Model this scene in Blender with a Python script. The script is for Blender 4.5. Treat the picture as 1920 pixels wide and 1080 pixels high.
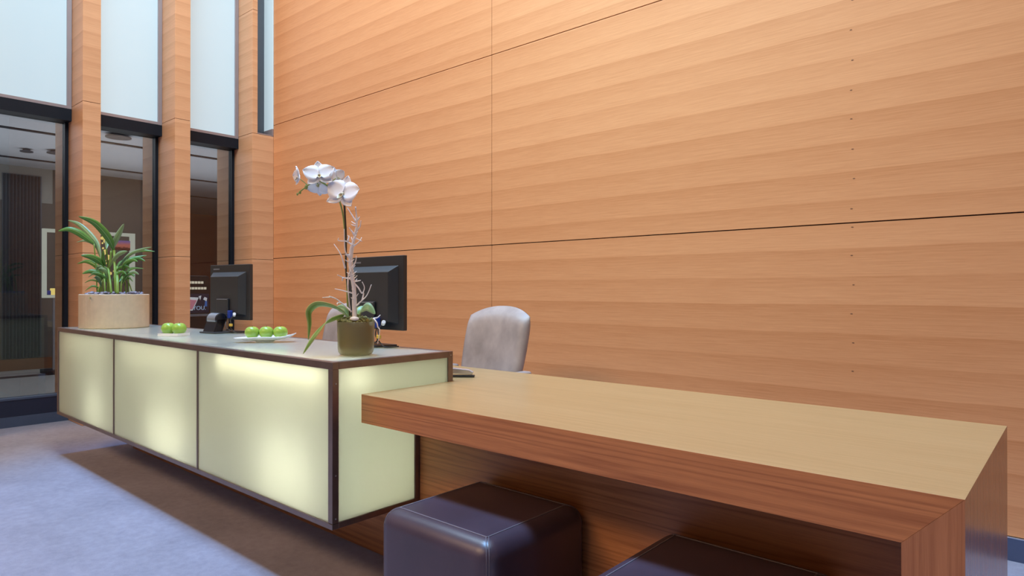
import bpy, bmesh, math, random
from mathutils import Vector, Matrix
R = math.radians
for o in list(bpy.data.objects): bpy.data.objects.remove(o)
SC = bpy.context.scene
COL = SC.collection
# ------------------------------------------------------------------ camera
CAM_H, YAW, PITCH, FPX = 1.1373, 41.21, 0.1725, 1226.48
cam = bpy.data.cameras.new('camera'); cam.sensor_width = 36; cam.lens = FPX * 36 / 1920; cam.clip_start = .02
camo = bpy.data.objects.new('camera', cam); COL.objects.link(camo)
camo.location = (0, 0, CAM_H); camo.rotation_euler = (R(90 + PITCH), 0, R(YAW)); SC.camera = camo
# ------------------------------------------------------------------ world, daylight, exposure
SC.view_settings.view_transform = 'Standard'; SC.view_settings.look = 'None'
SC.view_settings.gamma = 1; SC.view_settings.use_curve_mapping = False
SC.view_settings.exposure = 0.0
w = bpy.data.worlds.new('sky'); SC.world = w; w.use_nodes = True
w.node_tree.nodes['Background'].inputs[0].default_value = (.55, .75, 1.0, 1)
w.node_tree.nodes['Background'].inputs[1].default_value = 0.08
def sun(strength, color, angle, rx, ry):
    l = bpy.data.lights.new('daylight', 'SUN'); l.energy = strength; l.color = color; l.angle = R(angle)
    o = bpy.data.objects.new('daylight', l); COL.objects.link(o); o.rotation_euler = (R(rx), R(ry), 0); o.location = (-2, 0, 9)
def area(name, loc, target, sx, sy, power, color, spread=180):
    l = bpy.data.lights.new(name, 'AREA'); l.shape = 'RECTANGLE'; l.size = sx; l.size_y = sy; l.energy = power; l.color = color; l.spread = R(spread)
    o = bpy.data.objects.new(name, l); COL.objects.link(o); o.location = loc
    d = Vector(target) - Vector(loc); o.rotation_euler = d.to_track_quat('-Z', 'Y').to_euler()
sun(2.9, (.09, .42, 1.0), 8, 0, -10)                                     # light well above the lobby, straight down
area('ceiling_wash', (-2.75, 1.3, 6.0), (-2.75, 3.46, 2.2), 5.2, 1.0, 330, (.70, .88, 1.0))
area('wall_top_fill', (-1.9, 1.5, 5.6), (-1.7, 3.46, 3.1), 1.6, .6, 20, (.45, .85, 1.0), 80)  # added cool fill, unseen, brightens only the upper panelled wall
area('lobby_wash', (-3.7, -4.6, 6.0), (-2.8, 1.6, .6), 7, 1.6, 430, (1.0, .64, .34))
area('hall_ceiling_fill', (-9.0, 3.2, 2.0), (-9.0, 3.2, 3), 3, 7, 60, (.92, .96, 1.0))  # added upward fill that lifts the hall ceiling; no fitting modelled here
area('hall_light', (-9.0, 2.5, 2.85), (-9.0, 2.5, 0), 3, 6, 120, (.92, .96, 1.0))
# ------------------------------------------------------------------ materials
class NT:
    def __init__(s, name):
        s.m = bpy.data.materials.new(name); s.m.use_nodes = True; s.t = s.m.node_tree; s.t.nodes.clear()
        s.out = s.n('ShaderNodeOutputMaterial')
    def n(s, kind, **kw):
        nd = s.t.nodes.new(kind)
        for k, v in kw.items(): setattr(nd, k, v)
        return nd
    def set(s, nd, key, v):
        if hasattr(v, 'is_linked') or isinstance(v, bpy.types.NodeSocket): s.t.links.new(v, nd.inputs[key])
        else: nd.inputs[key].default_value = v
    def math(s, op, a, b=0.0, c=0.0):
        nd = s.n('ShaderNodeMath', operation=op); s.set(nd, 0, a); s.set(nd, 1, b); s.set(nd, 2, c); return nd.outputs[0]
    def mix(s, f, a, b):
        nd = s.n('ShaderNodeMix', data_type='RGBA'); s.set(nd, 0, f); s.set(nd, 6, a); s.set(nd, 7, b); return nd.outputs[2]
    def noise(s, vec, scale, detail=3, rough=.5):
        nd = s.n('ShaderNodeTexNoise'); s.set(nd, 'Vector', vec); s.set(nd, 'Scale', scale); s.set(nd, 'Detail', detail); s.set(nd, 'Roughness', rough); return nd.outputs[0]
    def mapping(s, vec, scale, loc=(0, 0, 0)):
        nd = s.n('ShaderNodeMapping'); s.set(nd, 'Vector', vec); nd.inputs['Scale'].default_value = scale; nd.inputs['Location'].default_value = loc; return nd.outputs[0]
    def ramp(s, f, a0, a1):
        nd = s.n('ShaderNodeMapRange'); s.set(nd, 0, f); nd.inputs[1].default_value = a0; nd.inputs[2].default_value = a1; return nd.outputs[0]
    def bump(s, h, strength, dist=.002):
        nd = s.n('ShaderNodeBump'); s.set(nd, 'Height', h); nd.inputs['Strength'].default_value = strength; nd.inputs['Distance'].default_value = dist; return nd.outputs[0]
    def principled(s, **kw):
        p = s.n('ShaderNodeBsdfPrincipled')
        for k, v in kw.items(): s.set(p, k.replace('_', ' '), v)
        return p
    def done(s, sock): s.t.links.new(sock, s.out.inputs[0]); return s.m
def c4(c): return (c[0], c[1], c[2], 1)
def plain(name, col, rough=.5, metal=0.0, var=.12, scale=30, spec=.5, bump=0.0, coat=0.0, stretch=(1, 1, 1), emis=None, es=0.0):
    t = NT(name); tc = t.n('ShaderNodeTexCoord').outputs['Object']; v = t.mapping(tc, stretch)
    nz = t.noise(v, scale, 4, .6)
    c = t.mix(nz, c4([x * (1 - var) for x in col]), c4([min(1, x * (1 + var)) for x in col]))
    kw = dict(Base_Color=c, Roughness=rough, Metallic=metal, Specular_IOR_Level=spec, Coat_Weight=coat)
    if bump: kw['Normal'] = t.bump(nz, bump)
    if emis: kw['Emission_Color'] = c4(emis); kw['Emission_Strength'] = es
    return t.done(t.principled(**kw).outputs[0])
def veneer(name, light, dark, period, rough=.45, axis='Z'):
    """oak veneer laid in horizontal strips; each strip is darkest at its upper edge"""
    t = NT(name); tc = t.n('ShaderNodeTexCoord').outputs['Object']
    geo = t.n('ShaderNodeNewGeometry').outputs['Position']
    sp = t.n('ShaderNodeSeparateXYZ'); t.set(sp, 0, tc)
    wv = t.noise(t.mapping(geo, (.9, .9, 4)), 1.0, 2)
    z = t.math('ADD', sp.outputs['Z'], t.math('MULTIPLY', t.math('SUBTRACT', wv, .5), .022))
    d = t.math('DIVIDE', t.math('MULTIPLY', z, -1), period)
    fr = t.math('FRACT', d); ix = t.math('FLOOR', d)
    wn = t.n('ShaderNodeTexWhiteNoise', noise_dimensions='1D'); t.set(wn, 'W', ix)
    saw = t.math('POWER', t.math('SUBTRACT', 1, fr), 1.7)
    grain = t.noise(t.mapping(geo, (3.5, 3.5, 160)), 1.0, 5, .65)
    fine = t.noise(t.mapping(geo, (14, 14, 420)), 1.0, 3, .6)
    blot = t.noise(t.mapping(geo, (.5, .5, 1.5)), 1.0, 2)
    f = t.math('ADD', t.math('MULTIPLY', saw, .34), t.math('MULTIPLY', wn.outputs[0], .12))
    f = t.math('ADD', f, t.math('MULTIPLY', t.math('SUBTRACT', grain, .5), .95))
    f = t.math('ADD', f, t.math('MULTIPLY', t.math('SUBTRACT', fine, .5), .5))
    f = t.math('ADD', f, t.math('MULTIPLY', t.math('SUBTRACT', blot, .5), .4))
    c = t.mix(t.ramp(f, -.15, .9), c4(light), c4(dark))
    return t.done(t.principled(Base_Color=c, Roughness=rough, Specular_IOR_Level=.35, Normal=t.bump(grain, .12, .001)).outputs[0])
def oak(name, light, dark, along='X', rough=.38, cathedral=.5):
    t = NT(name); geo = t.n('ShaderNodeNewGeometry').outputs['Position']
    st = {'X': (2.6, 95, 95), 'Y': (95, 2.6, 95), 'Z': (95, 95, 2.6)}[along]
    st2 = tuple(v * 4 for v in st)
    g1 = t.noise(t.mapping(geo, st), 1.0, 4, .6); g2 = t.noise(t.mapping(geo, st2), 1.0, 3, .6)
    broad = t.noise(t.mapping(geo, tuple(v * .14 for v in st)), 1.0, 1)
    wave = t.math('SINE', t.math('MULTIPLY', broad, 60)); wave = t.math('POWER', t.math('MULTIPLY_ADD', wave, .5, .5), 3)
    f = t.math('ADD', t.math('MULTIPLY', g1, .55), t.math('MULTIPLY', g2, .35))
    f = t.math('ADD', f, t.math('MULTIPLY', wave, .3 * cathedral)); f = t.math('ADD', f, t.math('MULTIPLY', t.math('SUBTRACT', broad, .5), .2))
    c = t.mix(t.ramp(f, .2, .85), c4(light), c4(dark))
    return t.done(t.principled(Base_Color=c, Roughness=rough, Specular_IOR_Level=.45, Normal=t.bump(g2, .08, .0006)).outputs[0])
def carpet_mat():
    t = NT('carpet'); geo = t.n('ShaderNodeNewGeometry').outputs['Position']
    a = t.noise(geo, 380, 3, .7); b = t.noise(t.mapping(geo, (1, 1, 1)), 26, 5, .7); c_ = t.noise(geo, 3.0, 3, .6)
    f = t.math('ADD', t.math('MULTIPLY', a, .5), t.math('ADD', t.math('MULTIPLY', b, .4), t.math('MULTIPLY', c_, .35)))
    c = t.mix(t.ramp(f, .35, .9), c4((.185, .172, .205)), c4((.45, .42, .50)))
    return t.done(t.principled(Base_Color=c, Roughness=.95, Specular_IOR_Level=.1, Sheen_Weight=.15, Normal=t.bump(a, .5, .004)).outputs[0])
def door_glass():
    t = NT('door_glass'); lw = t.n('ShaderNodeLayerWeight'); lw.inputs[0].default_value = .5
    f = t.math('MULTIPLY_ADD', t.math('POWER', lw.outputs['Facing'], 4), .8, .05)
    tr = t.n('ShaderNodeBsdfTransparent'); tr.inputs[0].default_value = (.68, .70, .72, 1)
    gl = t.n('ShaderNodeBsdfGlossy'); gl.inputs['Roughness'].default_value = .0; gl.inputs[0].default_value = (.9, .95, 1, 1)
    mx = t.n('ShaderNodeMixShader'); t.set(mx, 0, f); t.t.links.new(tr.outputs[0], mx.inputs[1]); t.t.links.new(gl.outputs[0], mx.inputs[2])
    return t.done(mx.outputs[0])
def frosted(name, dif, trans, k, gloss, rough, clear=0.0):
    t = NT(name); tc = t.n('ShaderNodeTexCoord').outputs['Object']; nz = t.noise(tc, 60, 4, .7)
    d = t.n('ShaderNodeBsdfDiffuse'); t.set(d, 0, t.mix(nz, c4([x * .94 for x in dif]), c4(dif)))
    tr = t.n('ShaderNodeBsdfTranslucent'); tr.inputs[0].default_value = c4(trans)
    m1 = t.n('ShaderNodeMixShader'); m1.inputs[0].default_value = k
    t.t.links.new(d.outputs[0], m1.inputs[1]); t.t.links.new(tr.outputs[0], m1.inputs[2])
    gl = t.n('ShaderNodeBsdfGlossy'); gl.inputs['Roughness'].default_value = rough
    lw = t.n('ShaderNodeLayerWeight'); lw.inputs[0].default_value = .5
    f = t.math('MULTIPLY_ADD', t.math('POWER', lw.outputs['Facing'], 4), gloss, .035)
    if clear:
        cl = t.n('ShaderNodeBsdfTransparent'); cl.inputs[0].default_value = c4(trans); m3 = t.n('ShaderNodeMixShader'); m3.inputs[0].default_value = clear
        t.t.links.new(m1.outputs[0], m3.inputs[1]); t.t.links.new(cl.outputs[0], m3.inputs[2]); m1 = m3
    m2 = t.n('ShaderNodeMixShader'); t.set(m2, 0, f); t.t.links.new(m1.outputs[0], m2.inputs[1]); t.t.links.new(gl.outputs[0], m2.inputs[2])
    return t.done(m2.outputs[0])
def emit(name, col, s):
    t = NT(name); tc = t.n('ShaderNodeTexCoord').outputs['Object']; nz = t.noise(tc, 8, 2)
    e = t.n('ShaderNodeEmission'); t.set(e, 0, t.mix(nz, c4([x * .92 for x in col]), c4(col))); e.inputs[1].default_value = s
    return t.done(e.outputs[0])
def leaf_mat(name, a, b, vein):
    t = NT(name); uv = t.n('ShaderNodeTexCoord').outputs['UV']; sp = t.n('ShaderNodeSeparateXYZ'); t.set(sp, 0, uv)
    ed = t.math('ABSOLUTE', t.math('MULTIPLY_ADD', sp.outputs[0], 2, -1))
    st = t.noise(t.mapping(uv, (22, 1.5, 1)), 1.0, 3)
    f = t.math('ADD', t.math('MULTIPLY', ed, .55), t.math('MULTIPLY', st, .5))
    c = t.mix(t.ramp(f, .15, .95), c4(a), c4(b)); c = t.mix(t.math('MULTIPLY', t.math('LESS_THAN', ed, .10), .6), c, c4(vein))
    p = t.principled(Base_Color=c, Roughness=.35, Specular_IOR_Level=.5)
    tr = t.n('ShaderNodeBsdfTranslucent'); t.set(tr, 0, c)
    mx = t.n('ShaderNodeMixShader'); mx.inputs[0].default_value = .25
    t.t.links.new(p.outputs[0], mx.inputs[1]); t.t.links.new(tr.outputs[0], mx.inputs[2])
    return t.done(mx.outputs[0])
def leather(name, col, rough, var, scale=5, spec=.5):
    t = NT(name); tc = t.n('ShaderNodeTexCoord').outputs['Object']
    big = t.noise(t.mapping(tc, (1, 1, .7)), scale, 4, .6); cell = t.n('ShaderNodeTexVoronoi'); t.set(cell, 'Vector', tc); cell.inputs['Scale'].default_value = 260
    c = t.mix(t.ramp(big, .3, .7), c4([x * (1 - var) for x in col]), c4([min(1, x * (1 + var)) for x in col]))
    return t.done(t.principled(Base_Color=c, Roughness=t.math('MULTIPLY_ADD', big, .12, rough), Specular_IOR_Level=spec, Normal=t.bump(cell.outputs[0], .08, .001)).outputs[0])
M = dict(
    wall=veneer('wall_veneer', (.735, .365, .178), (.495, .192, .071), .1393),
    colv=veneer('column_veneer', (.76, .43, .235), (.51, .235, .105), .1255),
    joint=plain('panel_joint', (.055, .03, .018), .9),
    knot=plain('panel_plug', (.20, .095, .05), .8),
    carpet=carpet_mat(),
    stone=plain('hall_stone', (.34, .33, .32), .25, scale=4),
    stone_d=plain('hall_stone_border', (.06, .05, .05), .3, scale=4),
    plaster=plain('rear_plaster', (.34, .29, .25), .8, scale=3, var=.05),
    hallwall=plain('hall_plaster', (.34, .32, .28), .7, scale=3, var=.06),
    hallceil=plain('hall_ceiling', (.62, .63, .66), .7, scale=3, var=.04),
    dado=plain('hall_brown_dado', (.105, .085, .07), .6, scale=3, var=.06),
    redwall=plain('hall_red_wall', (.42, .085, .06), .55, scale=3, var=.08),
    dark=plain('dark_frame', (.010, .013, .020), .45, var=.2, scale=10, spec=.2),
    navy=plain('navy_sill', (.018, .026, .055), .35, var=.15, scale=8),
    slate=plain('slate_plinth', (.075, .10, .16), .4, var=.12, scale=8),
    mauve=plain('satin_mullion', (.36, .31, .32), .35, .3, var=.06, scale=8),
    greymul=plain('grey_mullion', (.10, .11, .13), .35, .3, var=.1, scale=8),
    base=plain('blue_baseboard', (.07, .10, .20), .3, var=.1, scale=8),
    chrome=plain('bright_strip', (.8, .8, .8), .25, .9, var=.05),
    skywin=plain('frosted_daylight_glass', (.36, .47, .52), .18, var=.02, scale=1.5, emis=(.66, .80, .86), es=.48),
    dglass=door_glass(),
    cglass=frosted('counter_glass', (.58, .64, .57), (.87, .89, .79), .55, .45, .12),
    tglass=frosted('counter_top_glass', (.58, .62, .60), (.84, .85, .74), .45, .75, .16),
    inner=plain('counter_lining', (.78, .78, .70), .7, var=.03),
    bronze=plain('bronze_angle', (.24, .18, .155), .33, .7, var=.25, scale=14),
    bolt=plain('steel_bolt', (.45, .43, .42), .3, .9),
    tube=emit('tube_light', (1.0, .93, .76), 20),
    bulb=emit('bulb_light', (1.0, .96, .86), 17),
    deskx=oak('desk_oak_top', (.56, .345, .152), (.38, .205, .072), 'X', .30, .25),
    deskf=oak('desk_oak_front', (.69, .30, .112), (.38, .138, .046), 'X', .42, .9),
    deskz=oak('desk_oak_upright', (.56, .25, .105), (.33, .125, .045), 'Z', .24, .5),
    hallwood=oak('hall_skirting_wood', (.22, .09, .04), (.12, .045, .02), 'Y'),
    choc=leather('chocolate_leather', (.058, .034, .050), .33, .2, 4, .8),
    greige=leather('taupe_leather', (.37, .295, .262), .36, .30, 5),
    stitch=plain('leather_stitch', (.17, .14, .16), .6),
    black=plain('black_plastic', (.012, .012, .014), .5, spec=.9, var=.1, scale=80),
    black2=plain('black_gloss_plastic', (.010, .011, .015), .18, var=.1, scale=80),
    mgrey=plain('grey_plastic', (.30, .31, .34), .35, .4),
    vga=plain('blue_plug', (.02, .05, .32), .4),
    white=plain('white_plastic', (.8, .8, .8), .35, var=.03),
    yellow=plain('yellow_tag', (.75, .5, .08), .5),
    porcelain=plain('white_porcelain', (.86, .86, .84), .12, var=.02),
    apple=plain('green_apple_skin', (.33, .52, .075), .28, var=.25, scale=12),
    stem=plain('stem_brown', (.06, .04, .02), .7),
    planter=plain('sand_planter', (.62, .51, .36), .7, var=.14, scale=24, bump=.15),
    soil=plain('planter_soil', (.03, .022, .018), .95),
    pebble=plain('blue_grey_pebbles', (.30, .31, .42), .45, var=.6, scale=26),
    palm=leaf_mat('palm_leaf', (.05, .20, .025), (.20, .40, .09), (.40, .56, .20)),
    palm2=leaf_mat('palm_leaf_pale', (.12, .28, .08), (.40, .52, .30), (.46, .60, .34)),
    palmstem=plain('palm_stem', (.20, .36, .07), .45, var=.25, scale=20),
    orleaf=leaf_mat('orchid_leaf', (.09, .27, .02), (.66, .70, .24), (.24, .42, .07)),
    orleaf2=leaf_mat('orchid_leaf_pale', (.20, .42, .14), (.50, .64, .38), (.38, .55, .26)),
    petal=plain('white_petal', (.94, .94, .97), .55, var=.015, scale=40, emis=None),
    lip=plain('orchid_lip', (.70, .62, .42), .5, var=.3, scale=60),
    orstem=plain('orchid_stem', (.055, .045, .022), .5, var=.5, scale=18),
    orgreen=plain('orchid_spray_stem', (.30, .38, .10), .5, var=.3, scale=18),
    twig=plain('whitewashed_twig', (.88, .79, .74), .8, var=.15, scale=60, bump=.4),
    moss=plain('dry_moss', (.26, .24, .085), .95, var=.6, scale=70, bump=.5),
    vase=frosted('olive_vase_glass', (.34, .30, .20), (.85, .79, .58), .5, .5, .06, .55),
    fill=plain('vase_filling', (.44, .37, .28), .7, var=.2, scale=22, stretch=(1, 1, .15)),
    silver=plain('silver', (.72, .70, .70), .25, .7, var=.04),
    frame_l=emit('cream_lit_frame', (.92, .95, .78), .75),
    bulb_y=emit('yellow_lamp', (1.0, .76, .22), 1.5),
    lamps_w=emit('machine_lamps', (1.0, .88, .65), 1.1),
)
def sunset():
    t = NT('sunset_screen'); g = t.n('ShaderNodeTexCoord').outputs['Generated']; sp = t.n('ShaderNodeSeparateXYZ'); t.set(sp, 0, g)
    z = t.math('ADD', sp.outputs[2], t.math('MULTIPLY', t.math('SUBTRACT', t.noise(t.mapping(g, (1, 3, 8)), 2, 3), .5), .4))
    c = t.mix(t.ramp(z, .55, .95), (.75, .22, .16, 1), (.24, .18, .50, 1)); c = t.mix(t.ramp(z, .22, .38), (.10, .02, .02, 1), c)
    e = t.n('ShaderNodeEmission'); t.set(e, 0, c); e.inputs[1].default_value = .8
    return t.done(e.outputs[0])
M['sunset'] = sunset()
# ------------------------------------------------------------------ helpers
def P(px, py, depth):
    """point seen at a picture position, at a true distance along the view axis"""
    a, b = R(YAW), R(PITCH)
    fw = Vector((-math.sin(a) * math.cos(b), math.cos(a) * math.cos(b), math.sin(b))); r = Vector((math.cos(a), math.sin(a), 0)); u = r.cross(fw)
    return Vector((0, 0, CAM_H)) + (fw + r * ((px - 960) / FPX) + u * ((540 - py) / FPX)) * depth
VR = Vector((math.cos(R(YAW)), math.sin(R(YAW)), 0)); VF = Vector((-math.sin(R(YAW)), math.cos(R(YAW)), 0)); UP = Vector((0, 0, 1))
def nb(): return bmesh.new()
def box(bm, x0, x1, y0, y1, z0, z1):
    vs = [bm.verts.new((x, y, z)) for z in (z0, z1) for y in (y0, y1) for x in (x0, x1)]
    for f in ((0, 2, 3, 1), (4, 5, 7, 6), (0, 1, 5, 4), (2, 6, 7, 3), (0, 4, 6, 2), (1, 3, 7, 5)): bm.faces.new([vs[i] for i in f])
    return bm
def bx(*a): return box(nb(), *a)
def prism(bm, pts, d):
    """closed polygon of 3-D points swept by vector d"""
    d = Vector(d); a = [bm.verts.new(p) for p in pts]; b = [bm.verts.new(Vector(p) + d) for p in pts]; n = len(pts)
    bm.faces.new(a[::-1]); bm.faces.new(b)
    for i in range(n): bm.faces.new((a[i], a[(i + 1) % n], b[(i + 1) % n], b[i]))
    return bm
def tube(bm, pts, rad, seg=8, cap=True):
    pts = [Vector(p) for p in pts]; n = len(pts); rings = []; prev = None
    for i, p in enumerate(pts):
        t = (pts[min(i + 1, n - 1)] - pts[max(i - 1, 0)]).normalized()
        if prev is None: prev = t.orthogonal().normalized()
        a = (prev - t * prev.dot(t)); a = a.normalized() if a.length > 1e-6 else t.orthogonal().normalized(); prev = a; b = t.cross(a)
        rr = rad[i] if isinstance(rad, (list, tuple)) else rad
        rings.append([bm.verts.new(p + (a * math.cos(2 * math.pi * k / seg) + b * math.sin(2 * math.pi * k / seg)) * rr) for k in range(seg)])
    for i in range(n - 1):
        for k in range(seg): bm.faces.new((rings[i][k], rings[i][(k + 1) % seg], rings[i + 1][(k + 1) % seg], rings[i + 1][k]))
    if cap: bm.faces.new(rings[0][::-1]); bm.faces.new(rings[-1])
    return bm
def lathe(bm, prof, c=(0, 0, 0), seg=40, sq=None):
    rings = []
    for r, z in prof:
        ring = []
        for k in range(seg):
            a = 2 * math.pi * k / seg; ring.append(bm.verts.new((c[0] + r * math.cos(a) * (sq[0] if sq else 1), c[1] + r * math.sin(a) * (sq[1] if sq else 1), c[2] + z)))
        rings.append(ring)
    for i in range(len(rings) - 1):
        for k in range(seg): bm.faces.new((rings[i][k], rings[i][(k + 1) % seg], rings[i + 1][(k + 1) % seg], rings[i + 1][k]))
    bm.faces.new(rings[0][::-1]); bm.faces.new(rings[-1]); return bm
def blob(bm, c, r, sx=1, sy=1, sz=1, sub=2):
    m = Matrix.Translation(Vector(c)) @ Matrix.Diagonal((sx, sy, sz, 1))
    bmesh.ops.create_icosphere(bm, subdivisions=sub, radius=r, matrix=m); return bm
def smooth_path(pts, n=6):
    pts = [Vector(p) for p in pts]; out = []
    for i in range(len(pts) - 1):
        p0, p1, p2, p3 = pts[max(i - 1, 0)], pts[i], pts[i + 1], pts[min(i + 2, len(pts) - 1)]
        for k in range(n):
            t = k / n; out.append(.5 * ((2 * p1) + (p2 - p0) * t + (2 * p0 - 5 * p1 + 4 * p2 - p3) * t * t + (3 * p1 - p0 - 3 * p2 + p3) * t ** 3))
    out.append(pts[-1]); return out
def leaf(bm, pts, width, side=None, fold=.25, peak=.45, base=.15, thick=.0016, n=6):
    """blade along pts: two halves folded on the midrib, with thickness and uv"""
    uvl = bm.loops.layers.uv.verify(); path = smooth_path(pts, n); m = len(path); rows = []
    for i, p in enumerate(path):
        s = i / (m - 1); t = (path[min(i + 1, m - 1)] - path[max(i - 1, 0)]).normalized()
        sd = (side if side is not None else t.cross(UP)); sd = sd - t * sd.dot(t); sd = sd.normalized() if sd.length > 1e-5 else t.orthogonal().normalized()
        nr = sd.cross(t).normalized()
        if s < peak: wd = base + (1 - base) * math.sin(.5 * math.pi * s / peak)
        else: wd = math.cos(.5 * math.pi * (s - peak) / (1 - peak)) ** .8
        wd = max(wd, .03) * width * .5
        rows.append((p, sd, nr, wd, s))
    def vrow(off):
        out = []
        for p, sd, nr, wd, s in rows:
            out.append([bm.verts.new(p + sd * (k * wd) + nr * (abs(k) * wd * fold + off)) for k in (-1, -.5, 0, .5, 1)])
        return out
    A = vrow(0); Bv = vrow(-thick)
    def quad(vs, us):
        f = bm.faces.new(vs)
        for l, u in zip(f.loops, us): l[uvl].uv = u
    for i in range(m - 1):
        s0, s1 = rows[i][4], rows[i + 1][4]
        for k in range(4):
            u0, u1 = k / 4, (k + 1) / 4
            quad((A[i][k], A[i][k + 1], A[i + 1][k + 1], A[i + 1][k]), ((u0, s0), (u1, s0), (u1, s1), (u0, s1)))
            quad((Bv[i][k + 1], Bv[i][k], Bv[i + 1][k], Bv[i + 1][k + 1]), ((u1, s0), (u0, s0), (u0, s1), (u1, s1)))
        quad((A[i][0], A[i + 1][0], Bv[i + 1][0], Bv[i][0]), ((0, s0), (0, s1), (0, s1), (0, s0)))
        quad((A[i + 1][4], A[i][4], Bv[i][4], Bv[i + 1][4]), ((1, s1), (1, s0), (1, s0), (1, s1)))
    return bm
def link(o, parent=None):
    COL.objects.link(o)
    if parent: o.parent = parent
    return o
def mk(name, bm, mat, parent=None, world=False, origin=None, bevel=0.0, smooth=False, sub=0, seg=2):
    """link a bmesh as one object; world=True: bm is in world coordinates under an unrotated parent chain"""
    off = Vector((0, 0, 0))
    if origin is not None:
        off = Vector(origin); bmesh.ops.translate(bm, verts=bm.verts, vec=-off)
    bmesh.ops.recalc_face_normals(bm, faces=bm.faces)
    me = bpy.data.meshes.new(name); bm.to_mesh(me); bm.free(); me.materials.append(mat)
    if smooth: me.shade_smooth()
    o = bpy.data.objects.new(name, me); link(o, parent)
    base = Vector((0, 0, 0)); q = parent
    while world and q: base += q.location; q = q.parent
    o.location = off - base if world or origin is not None else (0, 0, 0)
    if bevel:
        md = o.modifiers.new('bevel', 'BEVEL'); md.width = bevel; md.segments = seg; md.limit_method = 'ANGLE'
        if smooth is False and seg > 2: me.shade_smooth()
    if sub:
        md = o.modifiers.new('sub', 'SUBSURF'); md.levels = sub; md.render_levels = sub
    return o
def tag(o, label, cat, group=None):
    o['label'] = label; o['category'] = cat
    if group: o['group'] = group
    return o
def struct(o, label=None, cat=None):
    o['kind'] = 'structure'
    if label: o['label'] = label; o['category'] = cat
    return o
def root(name, loc, label=None, cat=None, rz=0, group=None):
    o = bpy.data.objects.new(name, None); COL.objects.link(o); o.location = loc; o.rotation_euler = (0, 0, R(rz)); o.empty_display_size = .05
    if label: tag(o, label, cat, group)
    return o
def W(p, name, bm, mat, **kw): return mk(name, bm, mat, p, world=True, **kw)
def text_mesh(s, size, depth):
    cu = bpy.data.curves.new('t', 'FONT'); cu.body = s; cu.size = size; cu.extrude = depth; cu.align_x = 'CENTER'; cu.align_y = 'CENTER'
    ob = bpy.data.objects.new('t', cu); COL.objects.link(ob); dg = bpy.context.evaluated_depsgraph_get()
    me = bpy.data.meshes.new_from_object(ob.evaluated_get(dg)); bpy.data.objects.remove(ob)
    bm = nb(); bm.from_mesh(me); bpy.data.meshes.remove(me); return bm
rnd = random.Random(7)
# ------------------------------------------------------------------ room shell
YW, XF, TOP = 3.46, -6.306, 6.9
struct(mk('floor', bx(-6.80, 4.0, -5, 3.62, -.05, 0), M['carpet']), 'blue grey carpet of the lobby floor', 'floor')
wb = struct(mk('wall_back', bx(-6.62, 4.0, YW + .014, YW + .16, 0, TOP), M['joint']), 'tall oak veneer panelled wall behind the desk', 'wall')
S1, S2 = 1.4623, 2.8374
rows = [(.098, S1, S1 - .121), (S1, S2, S2 - .0095), (S2, 4.21, 4.21 - .05), (4.21, 5.59, 5.59 - .1), (5.59, TOP, TOP - .03)]
cols = [-6.306, -3.2248, -.143, 2.94, 4.0]
G = .0022
for ri, (z0, z1, ze) in enumerate(rows):
    for ci in range(4):
        p = mk('panel', bx(cols[ci] + (G if ci else 0), cols[ci + 1] - G, YW, YW + .013, z0 + G * 1.4, z1 - G * 1.4), M['wall'], wb, origin=(cols[ci], YW, ze))
        if ci == 1 and ri in (0, 1):
            for hz in ([1.441, 1.304, 1.162, 1.022, .882, .745] if ri == 0 else [2.681, 2.539, 2.396, 2.248, 2.104, 1.965, 1.818, 1.675, 1.53]):
                hx = -.842 + rnd.uniform(-.008, .008)
                pl = W(p, 'plug', lathe(nb(), [(.0034, 0), (.0034, .0008)], seg=8), M['knot'])
                pl.location = Vector((hx, YW, hz)) - p.location; pl.rotation_euler = (R(90), 0, 0); pl.scale = (1.7, .8, 1)
struct(mk('baseboard_back', bx(-6.3, 4.0, YW - .012, YW + .012, 0, .094), M['base']), 'glossy blue baseboard along the panelled wall', 'baseboard')
struct(mk('trim_1', bx(-6.3, 4.0, YW - .010, YW + .004, .0945, .0985), M['chrome']), 'thin bright metal strip above the blue baseboard', 'trim')
struct(mk('wall_front', bx(-6.8, 4.0, -5.15, -5, 0, TOP), M['plaster']), 'plain warm plaster wall across the lobby', 'wall')
struct(mk('wall_right', bx(4.0, 4.15, -5, 3.62, 0, TOP), M['plaster']), 'plain warm plaster wall at the lobby end', 'wall')
wl = struct(mk('wall_left', bx(-6.9, XF, -5, 1.0, 0, TOP), M['plaster']), 'plaster wall beside the glazed bays', 'wall')
# columns with veneer cladding: core + cladding panels
CZ = [(0, 1.448), (1.448, 2.722), (2.722, 3.970), (3.970, 5.22), (5.22, TOP)]
def column(y0, y1, label, y1low=None):
    c = root('column', (XF - .4, (y0 + y1) / 2, 0), label, 'column', group='veneered columns of the glazed wall')
    W(c, 'core', bx(-7.085, XF - .006, y0 + .006, y1 - .006, 0, TOP), M['joint'])
    for i, (z0, z1) in enumerate(CZ):
        ye = y1low if (y1low and i < 2) else y1
        bm = bx(-7.09, XF, y0, ye, z0 + .0018, z1 - .0018)
        o = mk('cladding', bm, M['colv'], c, bevel=.0015); me = o.data
        ref = Vector((XF, y0, z1 - .03)); me.transform(Matrix.Translation(-ref)); o.location = ref - c.location
    return c
column(1.005, 1.139, 'veneered column at the outer side of the first glazed bay')
column(1.748, 1.882, 'veneered oak column standing behind the potted palm')
column(2.486, 2.624, 'veneered oak column between the potted palm and the monitor beside the apples')
column(3.233, 3.286, 'veneered oak column in the corner against the panelled wall', 3.459)
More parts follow.
